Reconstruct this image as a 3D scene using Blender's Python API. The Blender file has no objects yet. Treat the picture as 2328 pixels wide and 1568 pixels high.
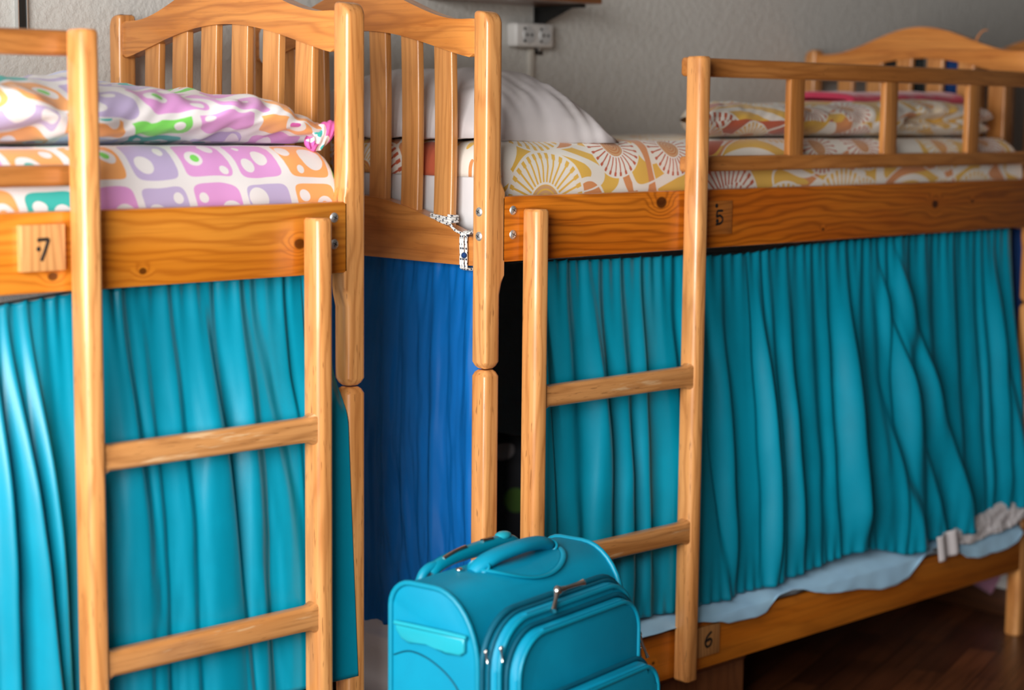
import bpy, bmesh, math, random
from mathutils import Vector, Matrix, noise
PI = math.pi
S = bpy.context.scene
COL = S.collection
random.seed(7)

# ------------------------------------------------------------------ node helpers
class E:
    """tiny expression wrapper around shader math nodes"""
    def __init__(s, nt, v): s.nt, s.v = nt, v
    def _op(s, op, *a):
        n = s.nt.nodes.new('ShaderNodeMath'); n.operation = op
        for i, x in enumerate((s,) + a):
            if isinstance(x, E): s.nt.links.new(x.v, n.inputs[i])
            else: n.inputs[i].default_value = x
        return E(s.nt, n.outputs[0])
    def __add__(s, o): return s._op('ADD', o)
    def __radd__(s, o): return s._op('ADD', o)
    def __sub__(s, o): return s._op('SUBTRACT', o)
    def __rsub__(s, o): return (s * -1.0) + o
    def __mul__(s, o): return s._op('MULTIPLY', o)
    def __rmul__(s, o): return s._op('MULTIPLY', o)
    def __truediv__(s, o): return s._op('DIVIDE', o)
    def pow(s, o): return s._op('POWER', o)
    def sin(s): return s._op('SINE')
    def abs(s): return s._op('ABSOLUTE')
    def fract(s): return s._op('FRACT')
    def floor(s): return s._op('FLOOR')
    def lt(s, o): return s._op('LESS_THAN', o)
    def gt(s, o): return s._op('GREATER_THAN', o)
    def max(s, o): return s._op('MAXIMUM', o)
    def min(s, o): return s._op('MINIMUM', o)
    def sqrt(s): return s._op('SQRT')
    def atan2(s, o): return s._op('ARCTAN2', o)
    def step(s, a, b):
        n = s.nt.nodes.new('ShaderNodeMapRange'); n.interpolation_type = 'SMOOTHSTEP'
        n.inputs['From Min'].default_value = a; n.inputs['From Max'].default_value = b
        s.nt.links.new(s.v, n.inputs['Value']); return E(s.nt, n.outputs['Result'])

class Mat:
    def __init__(self, name, rough=.5, **kw):
        self.m = bpy.data.materials.new(name); self.m.use_nodes = True
        self.nt = self.m.node_tree; self.b = self.nt.nodes['Principled BSDF']
        self.b.inputs['Roughness'].default_value = rough
        for k, v in kw.items(): self.b.inputs[k.replace('_', ' ')].default_value = v
    def new(self, t): return self.nt.nodes.new(t)
    def link(self, a, b): self.nt.links.new(a, b)
    def coord(self, kind='Object'): return self.new('ShaderNodeTexCoord').outputs[kind]
    def vec(self, sock, op, val):
        n = self.new('ShaderNodeVectorMath'); n.operation = op
        self.link(sock, n.inputs[0])
        if isinstance(val, (tuple, list)): n.inputs[1].default_value = val
        else: self.link(val, n.inputs[1])
        return n.outputs[0]
    def rnd_offset(self, sock, k=13.0):
        o = self.new('ShaderNodeObjectInfo').outputs['Random']
        c = self.new('ShaderNodeCombineXYZ')
        for i in range(3): self.link((E(self.nt, o) * (k * (i + 1))).v, c.inputs[i])
        return self.vec(sock, 'ADD', c.outputs[0])
    def noise(self, sock, scale=5, detail=3, rough=.5, out='Fac', dims='3D', dist=0):
        n = self.new('ShaderNodeTexNoise'); n.noise_dimensions = dims
        n.inputs['Scale'].default_value = scale; n.inputs['Detail'].default_value = detail
        n.inputs['Roughness'].default_value = rough; n.inputs['Distortion'].default_value = dist
        if sock is not None: self.link(sock, n.inputs['Vector'])
        return n.outputs[out] if out != 'Fac' else E(self.nt, n.outputs['Fac'])
    def xyz(self, sock):
        n = self.new('ShaderNodeSeparateXYZ'); self.link(sock, n.inputs[0])
        return [E(self.nt, n.outputs[i]) for i in range(3)]
    def comb(self, x, y, z=0.0):
        n = self.new('ShaderNodeCombineXYZ')
        for i, v in enumerate((x, y, z)):
            if isinstance(v, E): self.link(v.v, n.inputs[i])
            else: n.inputs[i].default_value = v
        return n.outputs[0]
    def mix(self, fac, a, b):
        n = self.new('ShaderNodeMix'); n.data_type = 'RGBA'
        for s, v in ((n.inputs[0], fac), (n.inputs[6], a), (n.inputs[7], b)):
            if isinstance(v, E): self.link(v.v, s)
            elif isinstance(v, bpy.types.NodeSocket): self.link(v, s)
            elif isinstance(v, (int, float)): s.default_value = v
            else: s.default_value = (*v[:3], 1)
        return n.outputs[2]
    def ramp(self, fac, stops, const=False):
        n = self.new('ShaderNodeValToRGB'); r = n.color_ramp
        if const: r.interpolation = 'CONSTANT'
        while len(r.elements) < len(stops): r.elements.new(.5)
        for e, (p, c) in zip(r.elements, stops): e.position = p; e.color = (*c[:3], 1)
        self.link(fac.v, n.inputs[0]); return n.outputs[0]
    def base(self, s):
        if isinstance(s, bpy.types.NodeSocket): self.link(s, self.b.inputs['Base Color'])
        else: self.b.inputs['Base Color'].default_value = (*s, 1)
        return self
    def bump(self, h, dist=.001, strength=.5):
        n = self.new('ShaderNodeBump'); n.inputs['Distance'].default_value = dist
        n.inputs['Strength'].default_value = strength
        self.link(h.v, n.inputs['Height']); self.link(n.outputs[0], self.b.inputs['Normal'])
        return self

def srgb(r, g, b):
    f = lambda c: c / 12.92 if c <= .04045 else ((c + .055) / 1.055) ** 2.4
    return (f(r / 255), f(g / 255), f(b / 255))

# ------------------------------------------------------------------ materials
def wood(name, axis, dark, mid, light, rough=.38, freq=55, rings=.35, knots=(), flecks=.4, wear=None):
    m = Mat(name, rough); m.b.inputs['Coat Weight'].default_value = .45
    m.b.inputs['Coat Roughness'].default_value = .18
    co = m.coord(); cr = m.rnd_offset(co)
    x, y, z = m.xyz(cr); ox, oy, oz = m.xyz(co)
    if axis == 'x': al, c1, c2 = x, y, z
    elif axis == 'y': al, c1, c2 = y, x, z
    else: al, c1, c2 = z, x, y
    nt = m.nt
    knot = None; push = None
    for (kx, kz, kr) in knots:
        d = (((ox - kx) * .75).pow(2.0) + (oz - kz).pow(2.0)).sqrt()
        k = 1.0 - d.step(kr * .75, kr * 1.15)
        p = (1.0 - d.step(0, kr * 3.6)) * (1.5 if kr > .008 else .7)
        knot = k if knot is None else knot.max(k); push = p if push is None else push + p
    lo = m.noise(m.comb(al * 1.3, c1 * 7.0, c2 * 7.0), 1.0, 3, .55)
    ph = (c2 if axis != 'z' else c1 + c2 * .6) * freq + lo * 9.0 + (c1 * 8.0)
    if push is not None: ph = ph + push * 2.0
    ring = ((ph * 2 * PI).sin() * .5 + .5).pow(2.5)
    fine = m.noise(m.comb(al * 4.0, c1 * 170.0, c2 * 170.0), 1.0, 3, .6)
    broad = m.noise(m.comb(al * 2.0, c1 * 16.0, c2 * 16.0), 1.0, 2, .5)
    c = m.mix(broad.step(.3, .7), mid, light)
    c = m.mix(ring * rings, c, dark)
    c = m.mix(fine.step(.45, .8) * .45, c, dark)
    if flecks:
        fl = m.noise(m.comb(al * 28.0, c1 * 330.0, c2 * 330.0), 1.0, 1, .5)
        c = m.mix(fl.step(.66, .76) * flecks, c, tuple(q * .45 for q in dark))
    if wear:
        w = m.noise(m.comb(al * 5.0, c1 * 45.0, c2 * 45.0), 1.0, 4, .65).step(.56, .68)
        c = m.mix(w * .6, c, wear)
    if knot is not None:
        c = m.mix(knot * .9, c, tuple(q * .22 for q in dark))
    m.base(c); m.bump(fine + ring * .3, .0006, .25)
    return m.m

# the furniture wood, one material for each grain direction
L_ = (srgb(150, 84, 32), srgb(208, 138, 74), srgb(226, 162, 98))
O_ = (srgb(126, 64, 20), srgb(196, 118, 44), srgb(216, 142, 62))
POST = wood('lacquered_beech_upright', 'z', *L_, freq=42, rings=.38, flecks=.6)
SLAT = wood('lacquered_pine_slat', 'z', srgb(150, 86, 36), srgb(202, 134, 70), srgb(216, 152, 88), freq=60, rings=.3, flecks=.15)
HEAD = wood('lacquered_pine_arch', 'y', srgb(140, 72, 22), srgb(200, 122, 50), srgb(216, 142, 68), freq=34, rings=.4, flecks=.15, wear=srgb(176, 100, 40))
ENDR = wood('lacquered_pine_end_rail', 'y', srgb(140, 76, 28), srgb(192, 118, 52), srgb(210, 140, 72), freq=30, rings=.35, flecks=.2)
RUNG = wood('worn_rung_wood', 'x', srgb(128, 72, 30), srgb(196, 130, 70), srgb(214, 152, 92), freq=40, rings=.3, wear=srgb(236, 204, 160))
GUARD = wood('lacquered_guard_rail', 'x', srgb(120, 64, 24), srgb(176, 110, 50), srgb(198, 132, 70), freq=40, rings=.3)
def pine(name, kn, kk):
    return wood(name, 'x', *kk, freq=60, rings=.5, knots=kn, flecks=0, rough=.36)
PLATE5 = wood('orange_plate_wood', 'x', srgb(130, 64, 18), srgb(196, 110, 38), srgb(208, 126, 50), freq=60, rings=.4, flecks=0)
PLATE = wood('small_plate_wood', 'z', srgb(150, 90, 44), srgb(206, 146, 86), srgb(220, 164, 104), freq=70, rings=.4, flecks=.1)

def plain(name, c, rough=.5, metal=0.0, **kw):
    m = Mat(name, rough, **kw); m.b.inputs['Metallic'].default_value = metal
    n = m.noise(m.coord(), 14, 3)
    m.base(m.mix(n * .35, c, tuple(q * .82 for q in c))); return m.m
STEEL = plain('zinc_steel', (.72, .74, .74), .42, .85)
CHROME = plain('polished_nickel', (.78, .74, .70), .15, 1.0)
BLACK = plain('black_paint', (.012, .012, .012), .5)
INK = plain('burnt_black_ink', (.012, .008, .006), .8)
WHITEP = plain('white_plastic', (.76, .74, .72), .35)
CREAM = plain('cream_plastic', (.74, .66, .5), .4)

def cloth(name, c, c2=None, rough=.55, weave=900, sheen=.3, spec=.4, bumpd=.0004, cloud=6):
    m = Mat(name, rough); m.b.inputs['Sheen Weight'].default_value = sheen
    m.b.inputs['Sheen Roughness'].default_value = .4
    m.b.inputs['Specular IOR Level'].default_value = spec
    co = m.coord()
    n = m.noise(co, cloud, 4, .6)
    m.base(m.mix(n.step(.3, .7), c, c2 or tuple(q * .8 for q in c)))
    f = m.noise(co, weave, 1)
    m.bump(f, bumpd, .4); return m.m
TEAL = cloth('teal_cotton_sateen', (.0, .27, .40), (.0, .24, .355), rough=.36, sheen=0, spec=.45)
BLUE = cloth('royal_blue_satin', (.0, .125, .43), (.0, .11, .38), rough=.42, sheen=0, spec=.18)
CASE = cloth('turquoise_luggage_canvas', (.0, .27, .43), (.0, .235, .385), rough=.5, weave=1400, sheen=0, spec=.3, bumpd=.0006)
CASE_TRIM = cloth('turquoise_trim', (.0, .25, .385), (.0, .225, .35), rough=.4, sheen=0, spec=.4)
CASE_DARK = cloth('dark_teal_zip_tape', (.0, .105, .17), (.0, .085, .14), rough=.6, sheen=0, spec=.25)
AQUA = plain('pale_aqua_moulding', (.015, .36, .46), .28)
CASE_PLASTIC = plain('teal_plastic', (.0, .24, .36), .25)
WHITECL = cloth('white_cotton', (.64, .60, .60), (.61, .57, .58), rough=.75, sheen=0, spec=.2)
TICK = cloth('white_mattress_ticking', (.72, .71, .72), (.68, .67, .69), rough=.8, spec=.2)
SKY = cloth('pale_blue_cotton', (.42, .70, .92), (.38, .64, .88), rough=.7, spec=.2)
PINK = cloth('pink_terry', (.72, .07, .14), (.60, .05, .11), rough=.95, weave=260, sheen=.5, spec=.1, bumpd=.003)
ROSE = cloth('rose_cotton', (.58, .27, .40), None, rough=.85)
NAVY = cloth('navy_cloth', (.0, .035, .16), None, rough=.8)
DARKC = cloth('black_cloth', (.01, .013, .013), None, rough=.85)

def sun_fabric():
    m = Mat('sunburst_print_cotton', .72); m.b.inputs['Sheen Weight'].default_value = .2
    m.b.inputs['Specular IOR Level'].default_value = .2
    uv = m.coord('UV'); nt = m.nt
    white = srgb(232, 226, 216); yel = srgb(226, 180, 78); ora = srgb(214, 142, 88); ter = srgb(190, 92, 62)
    # flowing colour patches with white outlines
    n1 = m.noise(m.vec(uv, 'MULTIPLY', (.6, 1.25, 0)), 4.4, 0, .5, dist=.5); n2 = m.noise(m.vec(m.vec(uv, 'ADD', (5.3, 2.1, 0)), 'MULTIPLY', (.7, 1.1, 0)), 4.4, 0, .5, dist=.6)
    def band(n, a, b): return n.gt(a) * n.lt(b)
    col = m.mix(band(n1, .36, .45), white, yel)
    col = m.mix(band(n1, .54, .635), col, yel)
    col = m.mix(band(n2, .28, .345), col, ora)
    col = m.mix(band(n2, .635, .665), col, ora)
    col = m.mix(n2.gt(.69), col, ter)
    col = m.mix(n1.gt(.70), col, yel)
    gap = band(n1, .45, .465).max(band(n2, .345, .36)).max(band(n2, .62, .635)).max(band(n1, .635, .648))
    col = m.mix(gap, col, white)
    # sunbursts
    for sc, off, R, r0, gate, nr in ((3.5, (.37, .19, 0), .42, .15, .2, 34), (5.2, (3.9, 7.3, 0), .40, .15, .55, 26)):
        s = m.new('ShaderNodeTexVoronoi'); s.voronoi_dimensions = '2D'
        s.inputs['Scale'].default_value = sc; s.inputs['Randomness'].default_value = .45
        p = m.vec(uv, 'ADD', off); m.link(p, s.inputs['Vector'])
        d = m.vec(m.vec(p, 'MULTIPLY', (sc, sc, 0)), 'SUBTRACT', m.vec(s.outputs['Position'], 'MULTIPLY', (sc, sc, 0)))
        dx, dy, _ = m.xyz(d)
        r = (dx * dx + dy * dy).sqrt()
        a = dy.atan2(dx) * (nr / (2 * PI))
        sp = m.new('ShaderNodeSeparateColor'); m.link(s.outputs['Color'], sp.inputs[0])
        h = E(nt, sp.outputs[0]); h2 = E(nt, sp.outputs[1]); g = h2.gt(gate)
        tip = R * .95
        tri = ((a + 100.5).fract() - .5).abs() * 2.0            # 0 on a ray
        lw = tri * r * (2 * PI / nr) * .5
        dot = r.step(tip * .86, tip * .9) * (1.0 - r.step(tip, tip * 1.03)) 
        ray = (lw.lt(.0085).max(lw.lt(.017) * dot)) * r.gt(r0 * 1.12) * r.lt(tip)
        raycol = m.mix(h.gt(.66), yel, ter)
        ringv = ((r / r0 * 4.0).fract() - .5).abs().gt(.33)
        core = m.mix(ringv, m.mix(h.gt(.5), ora, srgb(206, 160, 112)), m.mix(h.gt(.66), yel, srgb(196, 112, 56)))
        disc = r.lt(R) * g
        c2 = m.mix(ray, white, raycol)
        c2 = m.mix(r.lt(r0), c2, core)
        col = m.mix(disc, col, c2)
    m.base(col); m.bump(m.noise(m.coord(), 800, 1), .0003, .3)
    return m.m
SUN = sun_fabric()

def dot_fabric():
    m = Mat('polka_square_print_cotton', .72); m.b.inputs['Sheen Weight'].default_value = .2
    m.b.inputs['Specular IOR Level'].default_value = .2
    nt = m.nt; uv = m.coord('UV')
    wob = m.noise(uv, 7, 2, .5, out='Color')
    p = m.vec(uv, 'ADD', m.vec(m.vec(wob, 'SUBTRACT', (.5, .5, .5)), 'MULTIPLY', (.022, .022, 0)))
    x, y, _ = m.xyz(m.vec(p, 'MULTIPLY', (1 / .112, 1 / .088, 0)))
    x = x + (y * .25)
    fx, fy = x.fract(), y.fract()
    cell = m.comb(x.floor(), y.floor())
    wn = m.new('ShaderNodeTexWhiteNoise'); wn.noise_dimensions = '2D'; m.link(cell, wn.inputs['Vector'])
    teal = srgb(60, 176, 168); pur = srgb(214, 150, 206); ora = srgb(236, 164, 98); lav = srgb(186, 170, 206)
    gre = srgb(120, 208, 92); lil = srgb(196, 200, 230); white = srgb(224, 219, 219); mag = srgb(206, 88, 164)
    c = m.ramp(E(nt, wn.outputs['Value']), [(0, teal), (.18, pur), (.38, ora), (.52, lav), (.70, lil), (.82, gre), (.93, pur)], True)
    ex = (fx - .5).abs(); ey = (fy - .5).abs()
    q = (ex.pow(6.0) + ey.pow(6.0)).pow(1 / 6.0)
    c = m.mix(q.gt(.43), c, white)
    inside = q.lt(.43)
    sp = m.new('ShaderNodeSeparateColor'); m.link(wn.outputs['Color'], sp.inputs[0])
    h = [E(nt, sp.outputs[i]) for i in range(3)]
    w2 = m.new('ShaderNodeTexWhiteNoise'); w2.noise_dimensions = '2D'; m.link(m.vec(cell, 'ADD', (17.0, 5.0, 0)), w2.inputs['Vector'])
    s2 = m.new('ShaderNodeSeparateColor'); m.link(w2.outputs['Color'], s2.inputs[0]); g = [E(nt, s2.outputs[i]) for i in range(3)]
    fl = h[0].gt(.5) * 2.0 - 1.0; lx = (fx - .5) * fl; ly = (fy - .5) * (h[1].gt(.4) * 2.0 - 1.0)
    def disc(cx, cy, r): return ((((lx - cx) * 1.15).pow(2.0) + (ly - cy).pow(2.0)).sqrt() - r).lt(0.0)
    cx1 = h[2] * .14 - .22; cy1 = g[0] * .16 - .16; r1 = g[1] * .08 + .17
    c = m.mix(disc(cx1, cy1, r1), c, white)
    c = m.mix(disc(cx1 + .02, cy1 - .01, r1 * .5) * g[2].gt(.5), c, m.ramp(g[1], [(0, gre), (.2, mag), (.45, ora), (.65, teal), (.85, lav)], True))
    c = m.mix(disc(g[1] * .1 + .2, h[0] * .12 + .12, g[0] * .06 + .09), c, white)
    c = m.mix(disc(g[2] * .12 + .16, h[2] * .1 - .32, h[1] * .05 + .06) * g[0].gt(.3), c, white)
    m.base(c); m.bump(m.noise(m.coord(), 800, 1), .0003, .3)
    return m.m
DOTS = dot_fabric()
def pink_dots():
    m = Mat('pink_dotted_print', .75); v = m.new('ShaderNodeTexVoronoi'); v.voronoi_dimensions = '2D'; v.inputs['Scale'].default_value = 22
    m.link(m.coord('UV'), v.inputs['Vector']); d = E(m.nt, v.outputs['Distance'])
    c = m.mix(d.lt(.36), srgb(222, 104, 178), srgb(240, 234, 236)); m.base(m.mix(d.lt(.13), c, srgb(60, 176, 168))); return m.m
PINKDOT = pink_dots()

def flower_fabric():
    m = Mat('dark_flower_print', .8); nt = m.nt
    v = m.new('ShaderNodeTexVoronoi'); v.inputs['Scale'].default_value = 13; m.link(m.coord(), v.inputs['Vector'])
    sp = m.new('ShaderNodeSeparateColor'); m.link(v.outputs['Color'], sp.inputs[0])
    c = m.ramp(E(nt, sp.outputs[0]), [(0, srgb(200, 70, 140)), (.3, srgb(110, 160, 50)), (.55, srgb(230, 220, 220)), (.8, srgb(30, 110, 120))], True)
    m.base(m.mix(E(nt, v.outputs['Distance']).step(.3, .45) * .5 + .5, c, (.02, .02, .025))); return m.m
FLOWER = flower_fabric()

def rope_mat():
    m = Mat('white_rope_with_black_flecks', .8)
    x, y, _ = m.xyz(m.coord('UV'))
    k = ((x * 90.0 + y * 1.0).fract().gt(.55)) * (((y * 2.0) - x * 45.0).fract().gt(.6))
    m.base(m.mix(k, (.78, .78, .76), (.02, .025, .05))); return m.m
ROPE = rope_mat()

def plaster(name, c):
    m = Mat(name, .9); co = m.coord()
    n = m.noise(co, 55, 5, .6); s = m.noise(co, 1.6, 3)
    st = m.noise(m.vec(co, 'MULTIPLY', (1, 1, 1)), 9, 4, .6).step(.68, .8)
    m.base(m.mix(st * .15, m.mix(s, c, tuple(q * .93 for q in c)), tuple(q * .7 for q in c)))
    m.bump(n, .006, .8); return m.m
WALL = plaster('rough_white_plaster', (.66, .645, .61))
CEIL = plaster('ceiling_darkened_against_bounce', (.22, .21, .20))  # unseen ceiling, its colour made dark to cut bounced light
BACKW = plaster('wall_darkened_against_bounce', (.10, .09, .08))  # unseen front and right walls, darkened so less daylight bounces back

def parquet():
    m = Mat('dark_parquet', .33); nt = m.nt; co = m.coord()
    r = m.new('ShaderNodeMapping'); r.inputs['Rotation'].default_value = (0, 0, math.radians(-18)); m.link(co, r.inputs[0])
    b = m.new('ShaderNodeTexBrick'); m.link(r.outputs[0], b.inputs['Vector'])
    b.inputs['Scale'].default_value = 1.0; b.inputs['Brick Width'].default_value = .55; b.inputs['Row Height'].default_value = .085
    b.inputs['Mortar Size'].default_value = .0018; b.inputs['Mortar Smooth'].default_value = .3
    b.inputs['Color1'].default_value = (*srgb(132, 76, 44), 1); b.inputs['Color2'].default_value = (*srgb(84, 46, 28), 1)
    b.inputs['Mortar'].default_value = (*srgb(22, 12, 8), 1)
    x, y, z = m.xyz(r.outputs[0])
    g = m.noise(m.comb(x * 4.0, y * 70.0), 1, 3)
    p = m.noise(r.outputs[0], 3, 3)
    c = m.mix(g.step(.4, .75) * .5, b.outputs['Color'], srgb(40, 20, 12))
    m.base(m.mix(p.step(.35, .75) * .5, c, srgb(34, 20, 14))); m.bump(g, .0006, .3); return m.m
FLOOR = parquet()
DARKW = wood('dark_stained_plank', 'y', srgb(40, 22, 12), srgb(72, 40, 20), srgb(88, 50, 26), freq=30, flecks=0)
BOXW = wood('brown_board', 'z', srgb(92, 52, 26), srgb(136, 80, 44), srgb(150, 92, 52), freq=20, flecks=.1)
SHELFW = wood('brown_shelf_board', 'x', srgb(84, 48, 22), srgb(128, 78, 40), srgb(142, 90, 48), freq=30, flecks=.1)

# ------------------------------------------------------------------ object helpers
def tag(o, label=None, cat=None, group=None, kind=None):
    if label: o['label'] = label
    if cat: o['category'] = cat
    if group: o['group'] = group
    if kind: o['kind'] = kind
    return o
def thing(name, label, cat, loc=(0, 0, 0), rz=0, group=None):
    o = bpy.data.objects.new(name, None); COL.objects.link(o); o.empty_display_size = .1
    o.location = loc; o.rotation_euler = (0, 0, rz)
    return tag(o, label, cat, group)
def link(name, me, mat, parent=None, smooth=False, loc=None):
    o = bpy.data.objects.new(name, me); COL.objects.link(o)
    if mat and not me.materials: me.materials.append(mat)
    if parent: o.parent = parent
    if loc: o.location = loc
    if smooth:
        for p in me.polygons: p.use_smooth = True
    return o
def from_bm(bm, name):
    bmesh.ops.recalc_face_normals(bm, faces=bm.faces)
    me = bpy.data.meshes.new(name); bm.to_mesh(me); bm.free(); return me
def smooth_angle(me, deg=35):
    for p in me.polygons: p.use_smooth = True
    me.set_sharp_from_angle(angle=math.radians(deg))
def bm_box(bm, x0, x1, y0, y1, z0, z1, bev=0.0, seg=2):
    vs = [bm.verts.new((x, y, z)) for z in (z0, z1) for x, y in ((x0, y0), (x1, y0), (x1, y1), (x0, y1))]
    fs = [bm.faces.new([vs[i] for i in f]) for f in ((3, 2, 1, 0), (4, 5, 6, 7), (0, 1, 5, 4), (1, 2, 6, 5), (2, 3, 7, 6), (3, 0, 4, 7))]
    if bev:
        es = {e for f in fs for e in f.edges}
        bmesh.ops.bevel(bm, geom=list(es), offset=bev, segments=seg, profile=.5, affect='EDGES')
def box(name, x0, x1, y0, y1, z0, z1, mat, parent=None, bev=.003, seg=2):
    bm = bmesh.new(); bm_box(bm, x0, x1, y0, y1, z0, z1, bev, seg)
    me = from_bm(bm, name); smooth_angle(me, 40); return link(name, me, mat, parent)
def prism(name, pts, axis, a0, a1, mat, parent=None, bev=.004, seg=2, deg=35):
    """extrude a 2D outline along an axis; pts are the other two coordinates in xyz order"""
    def P(p, a):
        return {'x': (a, p[0], p[1]), 'y': (p[0], a, p[1]), 'z': (p[0], p[1], a)}[axis]
    bm = bmesh.new()
    lo = [bm.verts.new(P(p, a0)) for p in pts]; hi = [bm.verts.new(P(p, a1)) for p in pts]
    n = len(pts); f0 = bm.faces.new(lo); f1 = bm.faces.new(hi)
    for i in range(n): bm.faces.new((lo[i], lo[(i + 1) % n], hi[(i + 1) % n], hi[i]))
    if bev:
        es = list(f0.edges) + list(f1.edges)
        bmesh.ops.bevel(bm, geom=es, offset=bev, segments=seg, profile=.5, affect='EDGES')
    me = from_bm(bm, name); smooth_angle(me, deg); return link(name, me, mat, parent)
def loft(sections, name):
    bm = bmesh.new(); rings = [[bm.verts.new(p) for p in s] for s in sections]
    n = len(rings[0])
    for a, b in zip(rings, rings[1:]):
        for i in range(n): bm.faces.new((a[i], a[(i + 1) % n], b[(i + 1) % n], b[i]))
    bm.faces.new(rings[0]); bm.faces.new(rings[-1])
    return from_bm(bm, name)
def tube_mesh(pts, r, name, n=10, closed=False, flat=None):
    pts = [Vector(p) for p in pts]; N = len(pts); rings = []; up = None; L = 0; us = []
    for i, p in enumerate(pts):
        a = pts[(i - 1) % N] if (closed or i > 0) else p; b = pts[(i + 1) % N] if (closed or i < N - 1) else p
        t = (b - a).normalized()
        if up is None:
            up = Vector((0, 0, 1)) if abs(t.z) < .9 else Vector((1, 0, 0))
        s = t.cross(up).normalized(); up = s.cross(t).normalized()
        rr = r(i / (N - 1)) if callable(r) else r
        ring = []
        for k in range(n):
            an = 2 * PI * k / n; v = s * math.cos(an) * rr + up * math.sin(an) * rr
            if flat: v = Vector((v.x * flat[0], v.y * flat[1], v.z * flat[2]))
            ring.append(p + v)
        rings.append(ring)
        if i: L += (p - pts[i - 1]).length
        us.append(L)
    verts = [v for g in rings for v in g]; faces = []; uvs = []
    M = N if closed else N - 1
    for i in range(M):
        j = (i + 1) % N
        for k in range(n):
            k2 = (k + 1) % n
            faces.append((i * n + k, i * n + k2, j * n + k2, j * n + k))
            u1 = us[j] if j else L + (pts[0] - pts[-1]).length
            uvs += [(us[i], k / n), (us[i], (k + 1) / n), (u1, (k + 1) / n), (u1, k / n)]
    if not closed:
        faces.append(tuple(range(n - 1, -1, -1))); uvs += [(0, 0)] * n
        faces.append(tuple((N - 1) * n + k for k in range(n))); uvs += [(L, 0)] * n
    me = bpy.data.meshes.new(name); me.from_pydata([tuple(v) for v in verts], [], faces)
    ul = me.uv_layers.new(name='UVMap')
    for l, uvv in zip(ul.data, uvs): l.uv = uvv
    me.update(); smooth_angle(me, 60); return me
def tube(name, pts, r, mat, parent=None, **kw): return link(name, tube_mesh(pts, r, name, **kw), mat, parent)
def arc(cx, cy, r, a0, a1, n): return [(cx + r * math.cos(a0 + (a1 - a0) * i / n), cy + r * math.sin(a0 + (a1 - a0) * i / n)) for i in range(n + 1)]
def rrect(x0, x1, y0, y1, r, n=6):
    if not isinstance(r, (tuple, list)): r = (r,) * 4       # bl, br, tr, tl
    return (arc(x0 + r[0], y0 + r[0], r[0], PI, 1.5 * PI, n) + arc(x1 - r[1], y0 + r[1], r[1], 1.5 * PI, 2 * PI, n) +
            arc(x1 - r[2], y1 - r[2], r[2], 0, .5 * PI, n) + arc(x0 + r[3], y1 - r[3], r[3], .5 * PI, PI, n))
def smooth_path(pts, n=8, closed=False):
    P = [Vector(p) for p in pts]; out = []; N = len(P)
    for i in range(N if closed else N - 1):
        p1, p2 = P[i], P[(i + 1) % N]
        p0 = P[i - 1] if (i or closed) else p1; p3 = P[(i + 2) % N] if (closed or i + 2 < N) else p2
        for k in range(n):
            t = k / n
            out.append(.5 * ((2 * p1) + (p2 - p0) * t + (2 * p0 - 5 * p1 + 4 * p2 - p3) * t * t + (3 * p1 - p0 - 3 * p2 + p3) * t ** 3))
    if not closed: out.append(P[-1])
    return out
def grid_mesh(name, nu, nv, fn, uvfn=None, closed_u=False):
    verts = [fn(i / nu, j / nv) for j in range(nv + 1) for i in range(nu + 1)]
    W = nu + 1
    faces = [(j * W + i, j * W + i + 1, (j + 1) * W + i + 1, (j + 1) * W + i) for j in range(nv) for i in range(nu)]
    me = bpy.data.meshes.new(name); me.from_pydata([tuple(v) for v in verts], [], faces)
    if uvfn:
        ul = me.uv_layers.new(name='UVMap')
        for l in me.loops:
            i, j = l.vertex_index % W, l.vertex_index // W; ul.data[l.index].uv = uvfn(i / nu, j / nv)
    for p in me.polygons: p.use_smooth = True
    me.update(); return me
def solid(o, t, off=0):
    md = o.modifiers.new('thickness', 'SOLIDIFY'); md.thickness = t; md.offset = off; return o
def lerp(a, b, t): return a + (b - a) * t
def sst(a, b, x):
    t = min(1, max(0, (x - a) / (b - a))); return t * t * (3 - 2 * t)
def interp(tab, x):
    if x <= tab[0][0]: return tab[0][1]
    for (x0, y0), (x1, y1) in zip(tab, tab[1:]):
        if x <= x1: return lerp(y0, y1, (x - x0) / (x1 - x0))
    return tab[-1][1]
def nz(x, y, z=0): return noise.noise(Vector((x, y, z)))

# ------------------------------------------------------------------ the bunk beds
B = .045                 # post thickness
WD = .837                # bed width over the posts
LEN = 2.19               # bed length over the posts
RT, RB = 1.337, 1.202    # top and bottom of the upper side rail
MID = WD / 2

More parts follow.
